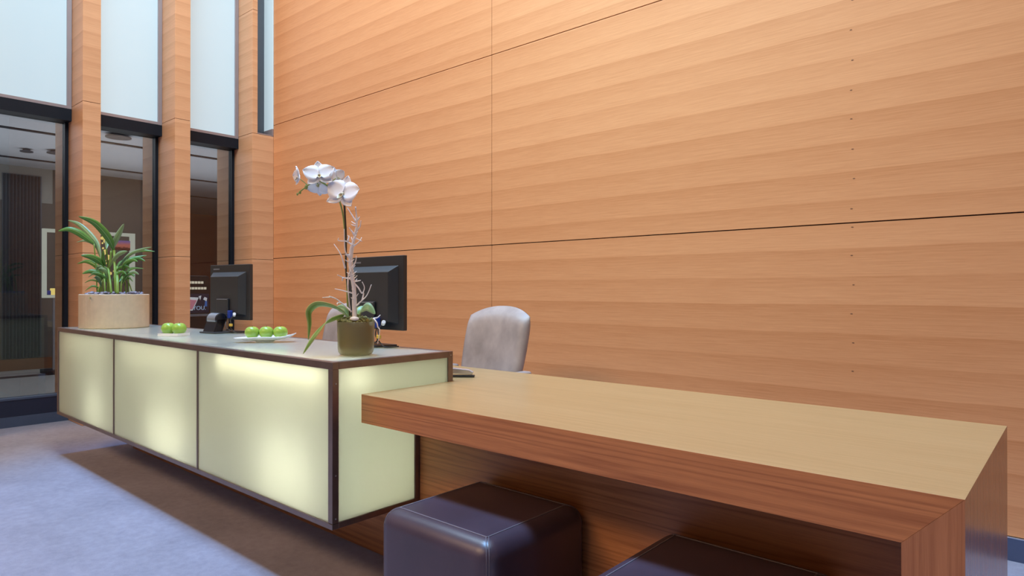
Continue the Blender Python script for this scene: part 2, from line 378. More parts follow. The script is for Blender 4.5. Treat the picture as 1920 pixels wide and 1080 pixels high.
# glazed bays: frosted upper windows, dark transom, glass door below
bays = [(1.139, 1.748), (1.882, 2.486), (2.624, 3.233)]
desc = ['left of the potted palm', 'behind the potted palm', 'behind the monitor beside the apples']
for i, (y0, y1) in enumerate(bays):
    wn = struct(root('window_%d' % (i + 1), (-6.62, (y0 + y1) / 2, 2.7)), 'tall frosted daylight window above the door ' + desc[i], 'window')
    W(wn, 'pane', bx(-6.64, -6.62, y0, y1 - .036, 2.728, TOP), M['skywin'])
    W(wn, 'jamb', bx(-6.645, -6.60, y1 - .036, y1 - .002, 2.70, TOP), M['mauve'])
    W(wn, 'bottom_rail', bx(-6.645, -6.60, y0, y1 - .036, 2.703, 2.728), M['mauve'])
    d = struct(root('door_%d' % (i + 1), (-6.74, (y0 + y1) / 2, 0)), 'dark framed glass door ' + desc[i], 'door')
    W(d, 'transom', bx(-6.78, -6.60, y0, y1 - .002, 2.60, 2.703), M['dark'])
    W(d, 'stile', bx(-6.765, -6.69, y1 - .028, y1 - .002, .24, 2.60), M['dark'])
    W(d, 'stile', bx(-6.765, -6.69, y0 + .002, y0 + .028, .24, 2.60), M['dark'])
    W(d, 'pane', bx(-6.735, -6.727, y0 + .028, y1 - .028, .24, 2.60), M['dglass'])
    W(d, 'sill', bx(-6.80, -6.69, y0, y1 - .002, .085, .222), M['navy'])
    W(d, 'sill_strip', bx(-6.80, -6.685, y0, y1 - .002, .222, .238), M['slate'])
    W(d, 'plinth', bx(-6.82, -6.68, y0, y1 - .002, 0, .085), M['slate'])
wn = struct(root('window_4', (-6.4, 3.40, 2.72)), 'narrow white glass slot beside the corner column', 'window')
W(wn, 'pane', bx(-6.60, XF - .002, 3.449, 3.459, 2.80, TOP), M['skywin'])
W(wn, 'mullion', bx(-6.53, -6.48, 3.287, 3.448, 2.724, TOP), M['greymul'])
W(wn, 'ledge', bx(-6.60, XF - .004, 3.287, 3.459, 2.724, 2.735), M['mauve'])
W(wn, 'bottom_rail', bx(-6.60, XF - .002, 3.446, 3.459, 2.735, 2.80), M['mauve'])
# hall beyond the glass
struct(mk('floor_hall', bx(-16, -6.82, -3, 8, -.05, -.002), M['stone']), 'grey stone floor of the hall beyond the glass', 'floor')
struct(mk('trim_2', bx(-10.62, -10.42, -3, 8, -.002, .003), M['stone_d']), 'dark stone border inlaid in the hall floor', 'trim')
ch = struct(mk('ceiling_hall', bx(-16, -6.9, -3, 8, 2.9, 3.0), M['hallceil']), 'pale hall ceiling with dark slots', 'ceiling')
for x in (-8.76, -10.68, -12.6):
    mk('ceiling_slot', bx(x - .035, x + .035, -3, 8, 2.888, 2.9), M['dark'], ch)
for x, y, r_ in ((-8.235, 2.634, .13), (-9.94, 2.148, .07), (-9.78, 2.42, .10), (-9.3, 3.75, .1)):
    f = mk('ceiling_vent', lathe(nb(), [(r_, 0), (r_, .012), (r_ * .6, .02), (r_ * .55, .035), (.02, .04)], (x, y, 2.86), 20), M['greymul'], ch)
struct(mk('wall_hall_far', bx(-11.55, -11.4, -3, 4.32, 0, 2.9), M['hallwall']), 'grey hall wall seen through the glass', 'wall')
mk('dado', bx(-11.4, -11.392, -3, 2.78, .16, 2.40), M['dado'], bpy.data.objects['wall_hall_far']); mk('dado', bx(-11.4, -11.392, 2.78, 4.32, .16, 2.9), M['dado'], bpy.data.objects['wall_hall_far'])
struct(mk('wall_hall_end', bx(-15.6, -15.5, 4.32, 8, 0, 2.9), M['redwall']), 'dark red wall at the end of the hall', 'wall')
struct(mk('wall_hall_return', bx(-15.5, -11.55, 4.22, 4.32, 0, 2.9), M['redwall']), 'dark red side wall of the hall passage', 'wall')
struct(mk('wall_hall_side', bx(-16, -6.8, 8, 8.1, 0, 3), M['hallwall']), 'hall side wall', 'wall')
struct(mk('wall_hall_near', bx(-16, -6.8, -3.1, -3, 0, 3), M['hallwall']), 'hall near wall', 'wall')
struct(mk('baseboard_hall', bx(-11.4, -11.36, -3, 4.32, 0, .16), M['hallwood']), 'brown wooden skirting of the hall wall', 'baseboard')
lv = root('louvre_panel', (-11.38, 2.41, .16), 'dark ribbed wall panel seen through the glass', 'wall panel')
W(lv, 'backing', bx(-11.391, -11.375, 2.18, 2.64, .165, 2.78), M['greymul'])
for k in range(11): W(lv, 'slat', bx(-11.375, -11.352, 2.19 + k * .0405, 2.215 + k * .0405, .175, 2.77), M['dark'])
fr = root('display_frame', (-10.6, 3.04, 0), 'cream lit frame on slim legs with a small screen and lamps', 'display')
FY0, FY1, FZ0, FZ1 = 2.47, 3.61, 1.03, 1.97
W(fr, 'frame_bar', bx(-10.64, -10.58, FY0, FY0 + .045, FZ0, FZ1), M['frame_l']); W(fr, 'frame_bar', bx(-10.64, -10.58, FY1 - .06, FY1, FZ0, FZ1), M['frame_l'])
W(fr, 'frame_bar', bx(-10.64, -10.58, FY0 + .045, FY1 - .06, FZ1 - .045, FZ1), M['frame_l']); W(fr, 'frame_bar', bx(-10.64, -10.58, FY0 + .045, FY1 - .06, FZ0, FZ0 + .04), M['frame_l'])
for y in (FY0 + .12, FY1 - .15):
    W(fr, 'leg', bx(-10.63, -10.59, y, y + .03, .05, FZ0), M['mgrey'])
    W(fr, 'foot', bx(-10.80, -10.42, y - .1, y + .13, 0, .05), M['dark'])
W(fr, 'screen', bx(-10.63, -10.60, 3.36, 3.55, 1.72, 1.86), M['sunset'])
for k in range(16):
    yy = 3.16 + rnd.uniform(-.02, .16) * (k / 15) + .03 * (k % 2); zz = 1.88 - k * .036
    W(fr, 'lamp', blob(nb(), (-10.59, yy + .02, zz), rnd.uniform(.014, .028), 1, rnd.uniform(.7, 1.3), rnd.uniform(.7, 1.4), 1), M['bulb_y'])
W(fr, 'small_box', bx(-10.62, -10.57, FY0 + .09, FY0 + .20, FZ0 + .04, FZ0 + .13), M['bulb_y'], bevel=.004)
W(fr, 'small_box', bx(-10.62, -10.57, FY0 + .05, FY0 + .09, FZ0 + .04, FZ0 + .10), M['vga'], bevel=.004)
# vending-type machine in the hall
vm = root('vending_machine', (-10.6, 4.36, 0), 'black rounded vending machine with lit rows in the hall', 'machine')
def rrect(y0, y1, z0, z1, r, x, n=5):
    pts = [(x, y0, z0), (x, y1, z0)]
    for k in range(n + 1): a = math.pi / 2 * k / n; pts.append((x, y1 - r + r * math.cos(a), z1 - r + r * math.sin(a)))
    for k in range(n + 1): a = math.pi / 2 * (1 + k / n); pts.append((x, y0 + r + r * math.cos(a), z1 - r + r * math.sin(a)))
    return pts
W(vm, 'body', prism(nb(), rrect(4.05, 4.61, 0, 1.36, .06, -10.85), (.5, 0, 0)), M['black2'], bevel=.008)
for z, n in ((1.235, 9), (1.145, 10)):
    for k in range(n): W(vm, 'lamp', bx(-10.35, -10.335, 4.10 + k * .046, 4.133 + k * .046, z, z + .036), M['lamps_w'])
pic = plain('machine_picture_ground', (.02, .025, .06), .3)
W(vm, 'picture', bx(-10.352, -10.342, 4.09, 4.59, .78, 1.08), pic)
pp = plain('machine_pink', (.75, .25, .32), .4, emis=(.8, .3, .35), es=.25); pw = plain('machine_white', (.8, .8, .8), .4, emis=(.9, .9, .9), es=.35); pb = plain('machine_blue', (.05, .15, .45), .4, emis=(.05, .2, .6), es=.3)
W(vm, 'picture_shape', prism(nb(), [(-10.34, 4.22, .82), (-10.34, 4.34, .82), (-10.34, 4.43, 1.02), (-10.34, 4.26, 1.03)], (.004, 0, 0)), pw)
W(vm, 'picture_shape', prism(nb(), [(-10.335, 4.25, .84), (-10.335, 4.33, .84), (-10.335, 4.40, .98), (-10.335, 4.27, .99)], (.004, 0, 0)), pp)
W(vm, 'picture_shape', prism(nb(), [(-10.34, 4.43, 1.04), (-10.34, 4.455, .98), (-10.34, 4.47, 1.05)], (.004, 0, 0)), pw)
W(vm, 'picture_shape', prism(nb(), [(-10.34, 4.50, .99), (-10.34, 4.55, .96), (-10.34, 4.56, 1.01), (-10.34, 4.52, 1.03)], (.004, 0, 0)), pw)
W(vm, 'picture_shape', prism(nb(), [(-10.34, 4.52, .88), (-10.34, 4.56, .88), (-10.34, 4.56, .96), (-10.34, 4.53, .97)], (.004, 0, 0)), pb)
tb = text_mesh('YOU.', .085, .002); bmesh.ops.transform(tb, verts=tb.verts, matrix=Matrix.Translation((-10.336, 4.44, .855)) @ Matrix.Rotation(R(90), 4, 'Z') @ Matrix.Rotation(R(90), 4, 'X'))
W(vm, 'lettering', tb, plain('machine_letters', (.5, .65, .85), .4, emis=(.5, .65, .9), es=.4))
W(vm, 'tray_edge', bx(-10.352, -10.325, 4.08, 4.59, .73, .765), M['mgrey'])
# ------------------------------------------------------------------ reception counter (lit glass box)
XC, XL, YF, YB, ZT, ZB = -2.0242, -5.3696, 1.3367, 1.93, .8772, .2774
ct = root('reception_counter', (-3.7, 1.63, 0), 'long illuminated frosted glass reception counter with bronze metal edges', 'counter')
MX = [-4.26, -3.138]
ft = .027
def fb(name, *a, **k): return W(ct, name, bx(*a), M['bronze'], bevel=.0012)
fb('top_rail', XL, XC, YF, YF + ft, ZT - .026, ZT); fb('top_rail', XL, XC, YB - ft, YB, ZT - .026, ZT)
fb('top_rail', XC - ft, XC, YF + ft, YB - ft, ZT - .026, ZT); fb('top_rail', XL, XL + ft, YF + ft, YB - ft, ZT - .026, ZT)
fb('bottom_rail', XL, XC, YF, YF + ft, ZB, ZB + .020); fb('bottom_rail', XL, XC, YB - ft, YB, ZB, ZB + .020)
fb('bottom_rail', XC - ft, XC, YF + ft, YB - ft, ZB, ZB + .022); fb('bottom_rail', XL, XL + ft, YF + ft, YB - ft, ZB, ZB + .022)
for x in (XL, XC - ft):
    for y in (YF, YB - ft): fb('post', x, x + ft, y, y + ft, ZB + .022, ZT - .026)
for x in MX: fb('mullion', x - .006, x + .006, YF + .001, YF + .02, ZB + .02, ZT - .026)
fb('mullion', XC - .012, XC - .001, 1.722, 1.758, ZB + .022, .64)
for z in (.47, .315, .80):
    b = W(ct, 'bolt', lathe(nb(), [(.0032, 0), (.0032, .0015), (.0018, .0022)], seg=10), M['bolt']); b.location = Vector((XC, YF + .0145, z)) - ct.location; b.rotation_euler = (0, R(90), 0)
b = W(ct, 'bolt', lathe(nb(), [(.0032, 0), (.0032, .0015), (.0018, .0022)], seg=10), M['bolt']); b.location = Vector((XC, YB - .0135, ZT - .016)) - ct.location; b.rotation_euler = (0, R(90), 0)
xs = [XL + ft] + MX + [XC - ft]
for i in range(3):
    x0, x1 = xs[i] + (.006 if i else 0), xs[i + 1] - (.006 if i < 2 else 0)
    W(ct, 'front_pane', bx(x0, x1, YF + .006, YF + .014, ZB + .02, ZT - .026), M['cglass'])
    W(ct, 'top_pane', bx(xs[i] + (.0015 if i else 0), xs[i + 1] - (.0015 if i < 2 else 0), YF + ft, YB - ft, ZT - .012, ZT - .001), M['tglass'])
W(ct, 'end_pane', bx(XC - .014, XC - .006, YF + ft, YB - ft, ZB + .022, ZT - .026), M['cglass'])
W(ct, 'end_pane', bx(XL + .006, XL + .014, YF + ft, YB - ft, ZB + .022, ZT - .026), M['cglass'])
W(ct, 'back_lining', bx(XL + ft, XC - ft, YB - .02, YB - .008, ZB + .02, ZT - .026), M['inner'])
W(ct, 'bottom_lining', bx(XL + ft, XC - ft, YF + ft, YB - ft, ZB + .004, ZB + .014), M['inner'])
W(ct, 'tube_lamp', tube(nb(), [(-2.95, YF + .065, .822), (-2.125, YF + .065, .822)], .010, 10), M['tube'])
W(ct, 'tube_lamp', tube(nb(), [(XC - .075, YF + .05, .825), (XC - .075, YF + .17, .825)], .009, 10), M['tube'])
W(ct, 'tube_lamp', tube(nb(), [(-4.15, YF + .12, .80), (-3.25, YF + .12, .80)], .007, 10), M['tube'])
W(ct, 'tube_lamp', tube(nb(), [(-5.2, YF + .14, .79), (-4.4, YF + .14, .79)], .006, 10), M['tube'])
for x, z, l, rr in ((-2.36, .46, .20, .020), (-3.52, .41, .22, .017), (-4.62, .42, .16, .015)):
    W(ct, 'bulb', tube(nb(), [(x - l, YF + .20, z - .02), (x + l, YF + .20, z)], rr * 1.5, 10), M['bulb'])
W(ct, 'plinth', bx(-5.15, XC - .002, 1.7456, 1.90, 0, ZB - .001), M['deskf'])
# ------------------------------------------------------------------ desk
YT0, YT1, ZD, TH, XR, XI = 1.4606, 2.33, .75, .1055, -.1671, -.2704
dk = root('oak_desk', (-1.1, 1.9, 0), 'long oak waterfall desk butting against the lit counter', 'desk')
o = W(dk, 'tabletop', prism(nb(), [(XC + .0015, YT0, ZD - TH), (XI, YT0, ZD - TH), (XR, YT0, ZD), (XC + .0015, YT0, ZD)], (0, YT1 - YT0, 0)), M['deskx'], bevel=.0005)
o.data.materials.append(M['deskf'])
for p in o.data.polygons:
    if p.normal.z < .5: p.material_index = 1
W(dk, 'leg_panel', prism(nb(), [(XI, YT0, 0), (XR, YT0, 0), (XR, YT0, ZD - .0003), (XI, YT0, ZD - TH - .0003)], (0, YT1 - YT0, 0)), M['deskz'], bevel=.0003)
W(dk, 'modesty_panel', bx(XC + .0015, XI - .001, 1.7456, 1.775, 0, ZD - TH - .001), M['deskf'])
W(dk, 'staff_worktop', bx(-5.3, XC + .0015, YB + .012, YT1, ZD - .04, ZD), M['deskx'], bevel=.0012)
W(dk, 'worktop_support', bx(-5.2, -5.16, YB + .03, YT1 - .03, 0, ZD - .04), M['deskz'])
# ------------------------------------------------------------------ ottomans
def ottoman(x0, x1, y0, y1, label):
    z0, z1 = .03, .452; cx, cy = (x0 + x1) / 2, (y0 + y1) / 2; hx, hy = (x1 - x0) / 2, (y1 - y0) / 2
    r = root('ottoman', (cx, cy, 0), label, 'ottoman', group='leather cube ottomans under the desk')
    mk('body', bx(-hx, hx, -hy, hy, z0, z1), M['choc'], r, bevel=.055, seg=8)
    k, zt = .052, z1 - .0002
    def piping(pts, rad=.0022): mk('seam', tube(nb(), pts, rad, 6), M['stitch'], r)
    q = [(-hx + k, -hy + k), (hx - k, -hy + k), (hx - k, hy - k), (-hx + k, hy - k)]
    for i in range(4):
        a, b = q[i], q[(i + 1) % 4]; piping([(a[0], a[1], zt), (b[0], b[1], zt)])
        for d in (-.004, .004):
            sx, sy = (1 if q[i][0] > 0 else -1), (1 if q[i][1] > 0 else -1); pts = []
            cxx, cyy = sx * (hx - .055), sy * (hy - .055)
            for j in range(9):
                t = j / 8 * math.pi / 2; e = .055 * math.sin(t); zz = z1 - .055 + .055 * math.cos(t)
                dx, dy = .7071 * e * sx, .7071 * e * sy
                pts.append((cxx + dx - d * sy * sx * .7, cyy + dy + d * .7, zz))
            pts += [(pts[-1][0], pts[-1][1], z0 + .05)]; piping(pts, .0012)
    for sx in (-1, 1):
        for sy in (-1, 1): mk('foot', lathe(nb(), [(.018, 0), (.022, .03)], (sx * (hx - .07), sy * (hy - .07), .001), 12), M['black'], r)
ottoman(-1.675, -1.195, 1.268, 1.736, 'chocolate leather cube ottoman beside the lit counter end')
ottoman(-.915, -.435, 1.262, 1.730, 'chocolate leather cube ottoman beside the solid desk leg panel')
# ------------------------------------------------------------------ office chairs
def chair(loc, rz, label):
    c = root('office_chair', loc, label, 'chair', rz, 'taupe leather chairs behind the reception')
    # backrest: local front is -y, back is +y
    NU, NV = 14, 14
    def bp(u, v, side):
        wd = .205 + .045 * math.sin(math.pi * min(1, v * .62 + .05))
        zt = 1.045 - .065 * abs(u) ** 2.4
        z = .50 + (zt - .50) * v
        e = (1 - abs(u) ** 6) ** .5 * (1 - max(0, (v - .82) / .18) ** 4 * .999) ** .5
        th = .052 * max(e, .0) * (1 if side < 0 else .9)
        yb = .12 * v + .02 + .05 * (u * u) * -1
        return Vector((u * wd, yb + side * th, z))
    bm = nb(); gr = {}
    for s in (-1, 1):
        for i in range(NU + 1):
            for j in range(NV + 1): gr[s, i, j] = bm.verts.new(bp(-1 + 2 * i / NU, j / NV, s))
    for s in (-1, 1):
        for i in range(NU):
            for j in range(NV): bm.faces.new((gr[s, i, j], gr[s, i + 1, j], gr[s, i + 1, j + 1], gr[s, i, j + 1]))
    for i in range(NU): bm.faces.new((gr[-1, i, 0], gr[1, i, 0], gr[1, i + 1, 0], gr[-1, i + 1, 0]))
    bmesh.ops.remove_doubles(bm, verts=bm.verts, dist=.0015)
    for i in range(1): pass
    mk('backrest', bm, M['greige'], c, smooth=True, sub=1)
    mk('seat', bx(-.24, .24, -.46, .03, .42, .52), M['greige'], c, bevel=.045, seg=6)
    for s in (-1, 1):
        a = mk('armrest', bx(s * .28 - .03, s * .28 + .03, -.30, .02, .665, .70), M['greige'], c, bevel=.014, seg=4)
        mk('arm_support', tube(nb(), smooth_path([(s * .20, -.15, .43), (s * .28, -.15, .46), (s * .28, -.15, .67)], 4), .014, 8), M['black'], c, smooth=True)
    mk('gas_column', lathe(nb(), [(.028, .10), (.028, .26), (.02, .262), (.02, .42)], (0, -.2, 0), 16), M['black'], c)
    for k in range(5):
        a = R(72 * k + 18); d = Vector((math.cos(a), math.sin(a), 0)); o0 = Vector((0, -.2, .11))
        mk('leg', tube(nb(), [o0, o0 + d * .16 + Vector((0, 0, -.015)), o0 + d * .30 + Vector((0, 0, -.04))], [.024, .02, .014], 8), M['black'], c)
        w_ = o0 + d * .295; sd = Vector((-d.y, d.x, 0)) * .02
        mk('caster', tube(nb(), [Vector((w_.x, w_.y, .029)) - sd, Vector((w_.x, w_.y, .029)) + sd], .028, 14), M['black'], c)
    return c
chair((-2.545, 2.70, 0), 0, 'taupe leather office chair behind the oak desk')
chair((-4.06, 2.72, 0), 0, 'taupe leather office chair behind the orchid and the counter')
# ------------------------------------------------------------------ monitors (their backs face the lobby; local -y is the back)
def monitor(loc, rz, label):
    m = root('monitor', loc, label, 'monitor', rz, 'black monitors on the counter')
    wd, hh, zb = .208, .338, .078
    mk('bezel', bx(-wd, wd, 0, .022, zb, zb + hh), M['black'], m, bevel=.003)
    mk('screen', bx(-wd + .014, wd - .014, .0222, .0235, zb + .014, zb + hh - .014), M['black2'], m)
    z0, z1 = zb + .03, zb + hh - .045; a, bq = .175, .145
    bm = nb(); v = [bm.verts.new(q) for q in ((-a, 0, z0), (a, 0, z0), (a, 0, z1), (-a, 0, z1), (-bq, -.038, z0 + .012), (bq, -.038, z0 + .012), (bq, -.038, z1 - .03), (-bq, -.038, z1 - .03))]
    for f in ((4, 5, 6, 7), (0, 1, 5, 4), (1, 2, 6, 5), (2, 3, 7, 6), (3, 0, 4, 7), (0, 3, 2, 1)): bm.faces.new([v[i] for i in f])
    hs = mk('housing', bm, M['black'], m, bevel=.002)
    for k in range(6): mk('logo_mark', bx(-.17 + k * .011, -.162 + k * .011, -.001, 0, zb + hh - .030, zb + hh - .022), M['mgrey'], m)
    mk('vesa_cover', bx(-.06, .06, -.050, -.038, z0, z0 + .10), M['black'], m, bevel=.003)
    mk('cover_line', bx(-.055, .055, -.0515, -.050, z0 + .093, z0 + .0965), M['mgrey'], m)
    mk('hinge', tube(nb(), [(-.055, -.085, .085), (.055, -.085, .085)], .035, 20), M['black2'], m, smooth=False)
    mk('hinge_band', tube(nb(), [(-.045, -.085, .085), (.04, -.085, .085)], .0355, 20), M['mgrey'], m)
    mk('neck', prism(nb(), [(-.055, -.14, .008), (-.055, -.08, .008), (-.055, -.055, .085), (-.055, -.11, .085)], (.11, 0, 0)), M['black2'], m, bevel=.002)
    mk('base', prism(nb(), [(-.075, -.15, .001), (.075, -.15, .001), (.11, .045, .001), (-.11, .045, .001)], (0, 0, .009)), M['black'], m, bevel=.003)
    mk('plug', bx(.070, .092, -.060, -.036, zb + .012, zb + .058), M['vga'], m, bevel=.004)
    mk('plug', tube(nb(), [(.125, -.048, zb + .03), (.145, -.06, zb + .040)], .009, 10), M['white'], m)
    mk('cable', tube(nb(), smooth_path([(.081, -.05, zb + .012), (.085, -.058, .055), (.11, -.05, .02), (.135, -.04, .0045), (.15, .02, .0045)], 6), .003, 8), M['black'], m, smooth=True)
    mk('cable', tube(nb(), smooth_path([(.125, -.048, zb + .03), (.098, -.055, zb + .005), (.105, -.055, .05), (.05, -.03, .022), (.0, -.02, .016)], 6), .0035, 8), M['black'], m, smooth=True)
    mk('cable', tube(nb(), smooth_path([(.04, -.045, zb + .03), (.055, -.06, .06), (.05, -.05, .03), (.07, -.03, .014)], 6), .0022, 8), M['mgrey'], m, smooth=True)
    mk('cable_tag', bx(.095, .118, -.064, -.052, .042, .058), M['yellow'], m, bevel=.002)
    return m
monitor((-3.965, 1.885, ZT), 7, 'black monitor on the counter between the palm and the orchid')
monitor((-2.49, 1.872, ZT), 0, 'black monitor on the counter right behind the orchid vase')
# ------------------------------------------------------------------ fruit and dishes
def apple(c, r, label, rz=0):
    a = root('green_apple', c, label, 'apple', rz, 'green apples on the counter')
    prof = []
    for k in range(13):
        t = math.pi * k / 12; rr = r * math.sin(t); z = -r * math.cos(t) * .94
        if k > 8: z -= r * .16 * ((k - 8) / 4) ** 2
        if k < 3: z += r * .06 * (3 - k) / 3
        prof.append((max(rr, .0006), z + r * .9))
    mk('flesh', lathe(nb(), prof, seg=24), M['apple'], a, smooth=True)
    mk('stem', tube(nb(), [(0, 0, r * 1.62), (.002, .001, r * 1.84)], .0012, 6), M['stem'], a)
    return a
dc = P(497, 640, 3.27); dz = ZT
dish = root('leaf_dish', (dc.x, dc.y, dz), 'white boat shaped porcelain dish holding three green apples', 'dish', YAW + 8)
def boat(L, Wd, rise, th):
    bm = nb(); n, m = 18, 8; A = {}; Bt = {}
    for i in range(n + 1):
        s = -1 + 2 * i / n; w_ = Wd * (1 - abs(s) ** 2.4) ** .6 * .5 + .004
        for j in range(m + 1):
            q = -1 + 2 * j / m; z = .006 + rise * abs(s) ** 3 * (1.35 if s > 0 else .5) + .020 * q * q * (1 - abs(s) ** 2)
            A[i, j] = bm.verts.new((s * L / 2, q * w_, z + th)); Bt[i, j] = bm.verts.new((s * L / 2, q * w_, z))
    for i in range(n):
        for j in range(m):
            bm.faces.new((A[i, j], A[i + 1, j], A[i + 1, j + 1], A[i, j + 1])); bm.faces.new((Bt[i, j], Bt[i, j + 1], Bt[i + 1, j + 1], Bt[i + 1, j]))
        for j in (0, m): bm.faces.new((A[i, j], A[i + 1, j], Bt[i + 1, j], Bt[i, j]))
    for i in (0, n):
        for j in range(m): bm.faces.new((A[i, j], A[i, j + 1], Bt[i, j + 1], Bt[i, j]))
    return bm
mk('bowl', boat(.30, .125, .026, .004), M['porcelain'], dish, smooth=True)
mk('foot_ring', lathe(nb(), [(.03, .0005), (.034, .007)], seg=24, sq=(1.4, .7)), M['porcelain'], dish)
dv = Vector((math.cos(R(YAW + 8)), math.sin(R(YAW + 8)), 0))
for k, lb in ((-.062, 'green apple in the boat dish, at its low end by the monitor'), (.006, 'green apple in the boat dish, the middle of its three'), (.074, 'green apple in the boat dish, at its raised pointed end')):
    q = dc + dv * k; apple((q.x, q.y, dz + .017), .0350, lb, 40 * k)
sc = P(326, 628, 3.72)
sd_ = root('square_dish', (sc.x, sc.y, ZT), 'small square white porcelain dish holding two green apples', 'dish', YAW - 14)
bm = nb(); box(bm, -.062, .062, -.045, .045, .0005, .006)
for a in ((-.066, .066, -.049, -.045, .0005, .016), (-.066, .066, .045, .049, .0005, .016), (-.066, -.062, -.045, .045, .0005, .016), (.062, .066, -.045, .045, .0005, .016)): box(bm, *a)
mk('tray', bm, M['porcelain'], sd_)
dv = Vector((math.cos(R(YAW - 14)), math.sin(R(YAW - 14)), 0))
for k, lb in ((-.036, 'green apple in the square dish, on the side of the palm'), (.036, 'green apple in the square dish, on the side of the monitor')):
    q = sc + dv * k; apple((q.x, q.y, ZT + .0062), .0385, lb)
# ------------------------------------------------------------------ palm planter
DP = 4.56; pc = P(215, 600, DP); pcx, pcy = pc.x, pc.y; PR, PH = .212, .228
palm = root('potted_palm', (pcx, pcy, ZT), 'green palm in a round sand coloured planter on the counter end', 'potted plant')
W(palm, 'planter', lathe(nb(), [(PR - .004, .0005), (PR, .004), (PR, PH), (PR - .004, PH + .003), (PR - .018, PH + .003), (PR - .02, PH - .02)], (pcx, pcy, ZT), 56), M['planter'], smooth=False)
W(palm, 'soil', lathe(nb(), [(PR - .021, PH - .03), (PR - .021, PH - .012)], (pcx, pcy, ZT), 32), M['soil'])
bm = nb()
for k in range(170):
    a = rnd.uniform(0, 6.283); rr = (PR - .034) * math.sqrt(rnd.random()); s = rnd.uniform(.009, .018)
    blob(bm, (pcx + rr * math.cos(a), pcy + rr * math.sin(a), ZT + PH - .004 + rnd.uniform(0, .018)), s, rnd.uniform(.8, 1.3), rnd.uniform(.8, 1.3), rnd.uniform(.5, .8), 1)
o = W(palm, 'pebbles', bm, M['pebble'], smooth=True); o['kind'] = 'stuff'
def pz(x, y, dd): return P(100 + x / 4.32, 390 + y / 4.32, DP + dd)
palm_leaves = [  # traced centre lines, width, depth drift at the tip
    ([(492, 345), (440, 235), (335, 122), (203, 68)], .062, -.18, 'palm'),
    ([(385, 400), (350, 290), (275, 195), (195, 125), (120, 100)], .048, .10, 'palm2'),
    ([(330, 290), (265, 240), (200, 195), (120, 170), (40, 187)], .058, -.10, 'palm'),
    ([(470, 345), (495, 265), (535, 190), (572, 128)], .060, -.06, 'palm2'),
    ([(430, 330), (432, 250), (430, 175)], .04, .16, 'palm2'),
    ([(515, 500), (560, 430), (620, 372), (705, 338), (796, 316)], .036, -.14, 'palm2'),
    ([(600, 385), (650, 356), (725, 343), (822, 353)], .030, .08, 'palm'),
    ([(560, 540), (575, 480), (620, 428), (685, 408), (746, 432)], .040, -.05, 'palm'),
    ([(560, 470), (600, 425), (665, 398), (757, 384)], .034, .12, 'palm'),
    ([(445, 490), (478, 420), (530, 370), (600, 350)], .054, -.16, 'palm2'),
    ([(410, 480), (365, 425), (300, 395), (222, 384)], .052, -.12, 'palm'),
    ([(400, 560), (340, 465), (265, 430), (193, 452)], .040, .05, 'palm'),
    ([(405, 580), (370, 530), (300, 512), (234, 533)], .044, -.08, 'palm'),
    ([(380, 400), (340, 300), (265, 264), (188, 277)], .030, .14, 'palm2'),
    ([(375, 605), (345, 588), (300, 584), (254, 607)], .016, .0, 'palm'),
    ([(375, 655), (350, 637), (310, 634), (256, 672)], .018, -.05, 'palm'),
    ([(570, 540), (610, 500), (655, 485), (732, 491)], .028, .10, 'palm'),
    ([(345, 690), (325, 700), (288, 736)], .020, -.24, 'palm'),
    ([(545, 545), (590, 520), (600, 480)], .032, -.1, 'palm2'),
    ([(420, 470), (400, 410), (405, 340)], .035, -.05, 'palm'),
    ([(530, 600), (560, 560), (610, 545)], .028, .1, 'palm'),
    ([(450, 560), (430, 500), (380, 460)], .034, .12, 'palm'),
]
for pts, wd, dd, mt in palm_leaves:
    n = len(pts); q = [pz(x, y, dd * (i / (n - 1))) for i, (x, y) in enumerate(pts)]
    sd = (q[-1] - q[0]).normalized().cross(VF + Vector((0, 0, -.35)))
    W(palm, 'leaf', leaf(nb(), q, wd * .82, sd, .35, .42, .2), M[mt], smooth=True)
for k in range(16):   # finer blades filling the clump
    x0 = rnd.uniform(370, 600); sgn = -1 if x0 < 470 else 1; y0 = rnd.uniform(420, 600); ln = rnd.uniform(70, 150); dd = rnd.uniform(-.16, .16)
    q = [pz(x0, y0 + 60, dd * .5), pz(x0 + sgn * ln * .3, y0, dd * .8), pz(x0 + sgn * ln * .7, y0 - 18, dd), pz(x0 + sgn * ln, y0 + rnd.uniform(-20, 25), dd * 1.2)]
    W(palm, 'leaf', leaf(nb(), q, rnd.uniform(.014, .026), (q[-1] - q[0]).normalized().cross(VF + Vector((0, 0, -.35))), .35, .45, .2), M['palm' if k % 3 else 'palm2'], smooth=True)
for x0, x1, y1, dd, r_ in ((505, 492, 345, -.12, .008), (520, 515, 480, -.16, .010), (395, 385, 400, .05, .006), (440, 470, 345, .0, .007), (360, 405, 575, -.05, .005), (590, 560, 470, .06, .005), (545, 560, 540, -.06, .006), (420, 405, 480, -.1, .006), (470, 445, 490, -.14, .007), (375, 400, 560, .08, .005), (610, 600, 385, .12, .0045), (355, 330, 290, .0, .004), (455, 430, 330, .12, .005), (640, 575, 535, .05, .004), (385, 372, 420, -.02, .004)):
    q = smooth_path([pz(x0, 690, dd), pz((x0 * .6 + x1 * .4), (690 + y1) / 2, dd * .8), pz(x1, y1, 0)], 5)
    W(palm, 'stalk', tube(nb(), q, r_, 8), M['palmstem'], smooth=True)
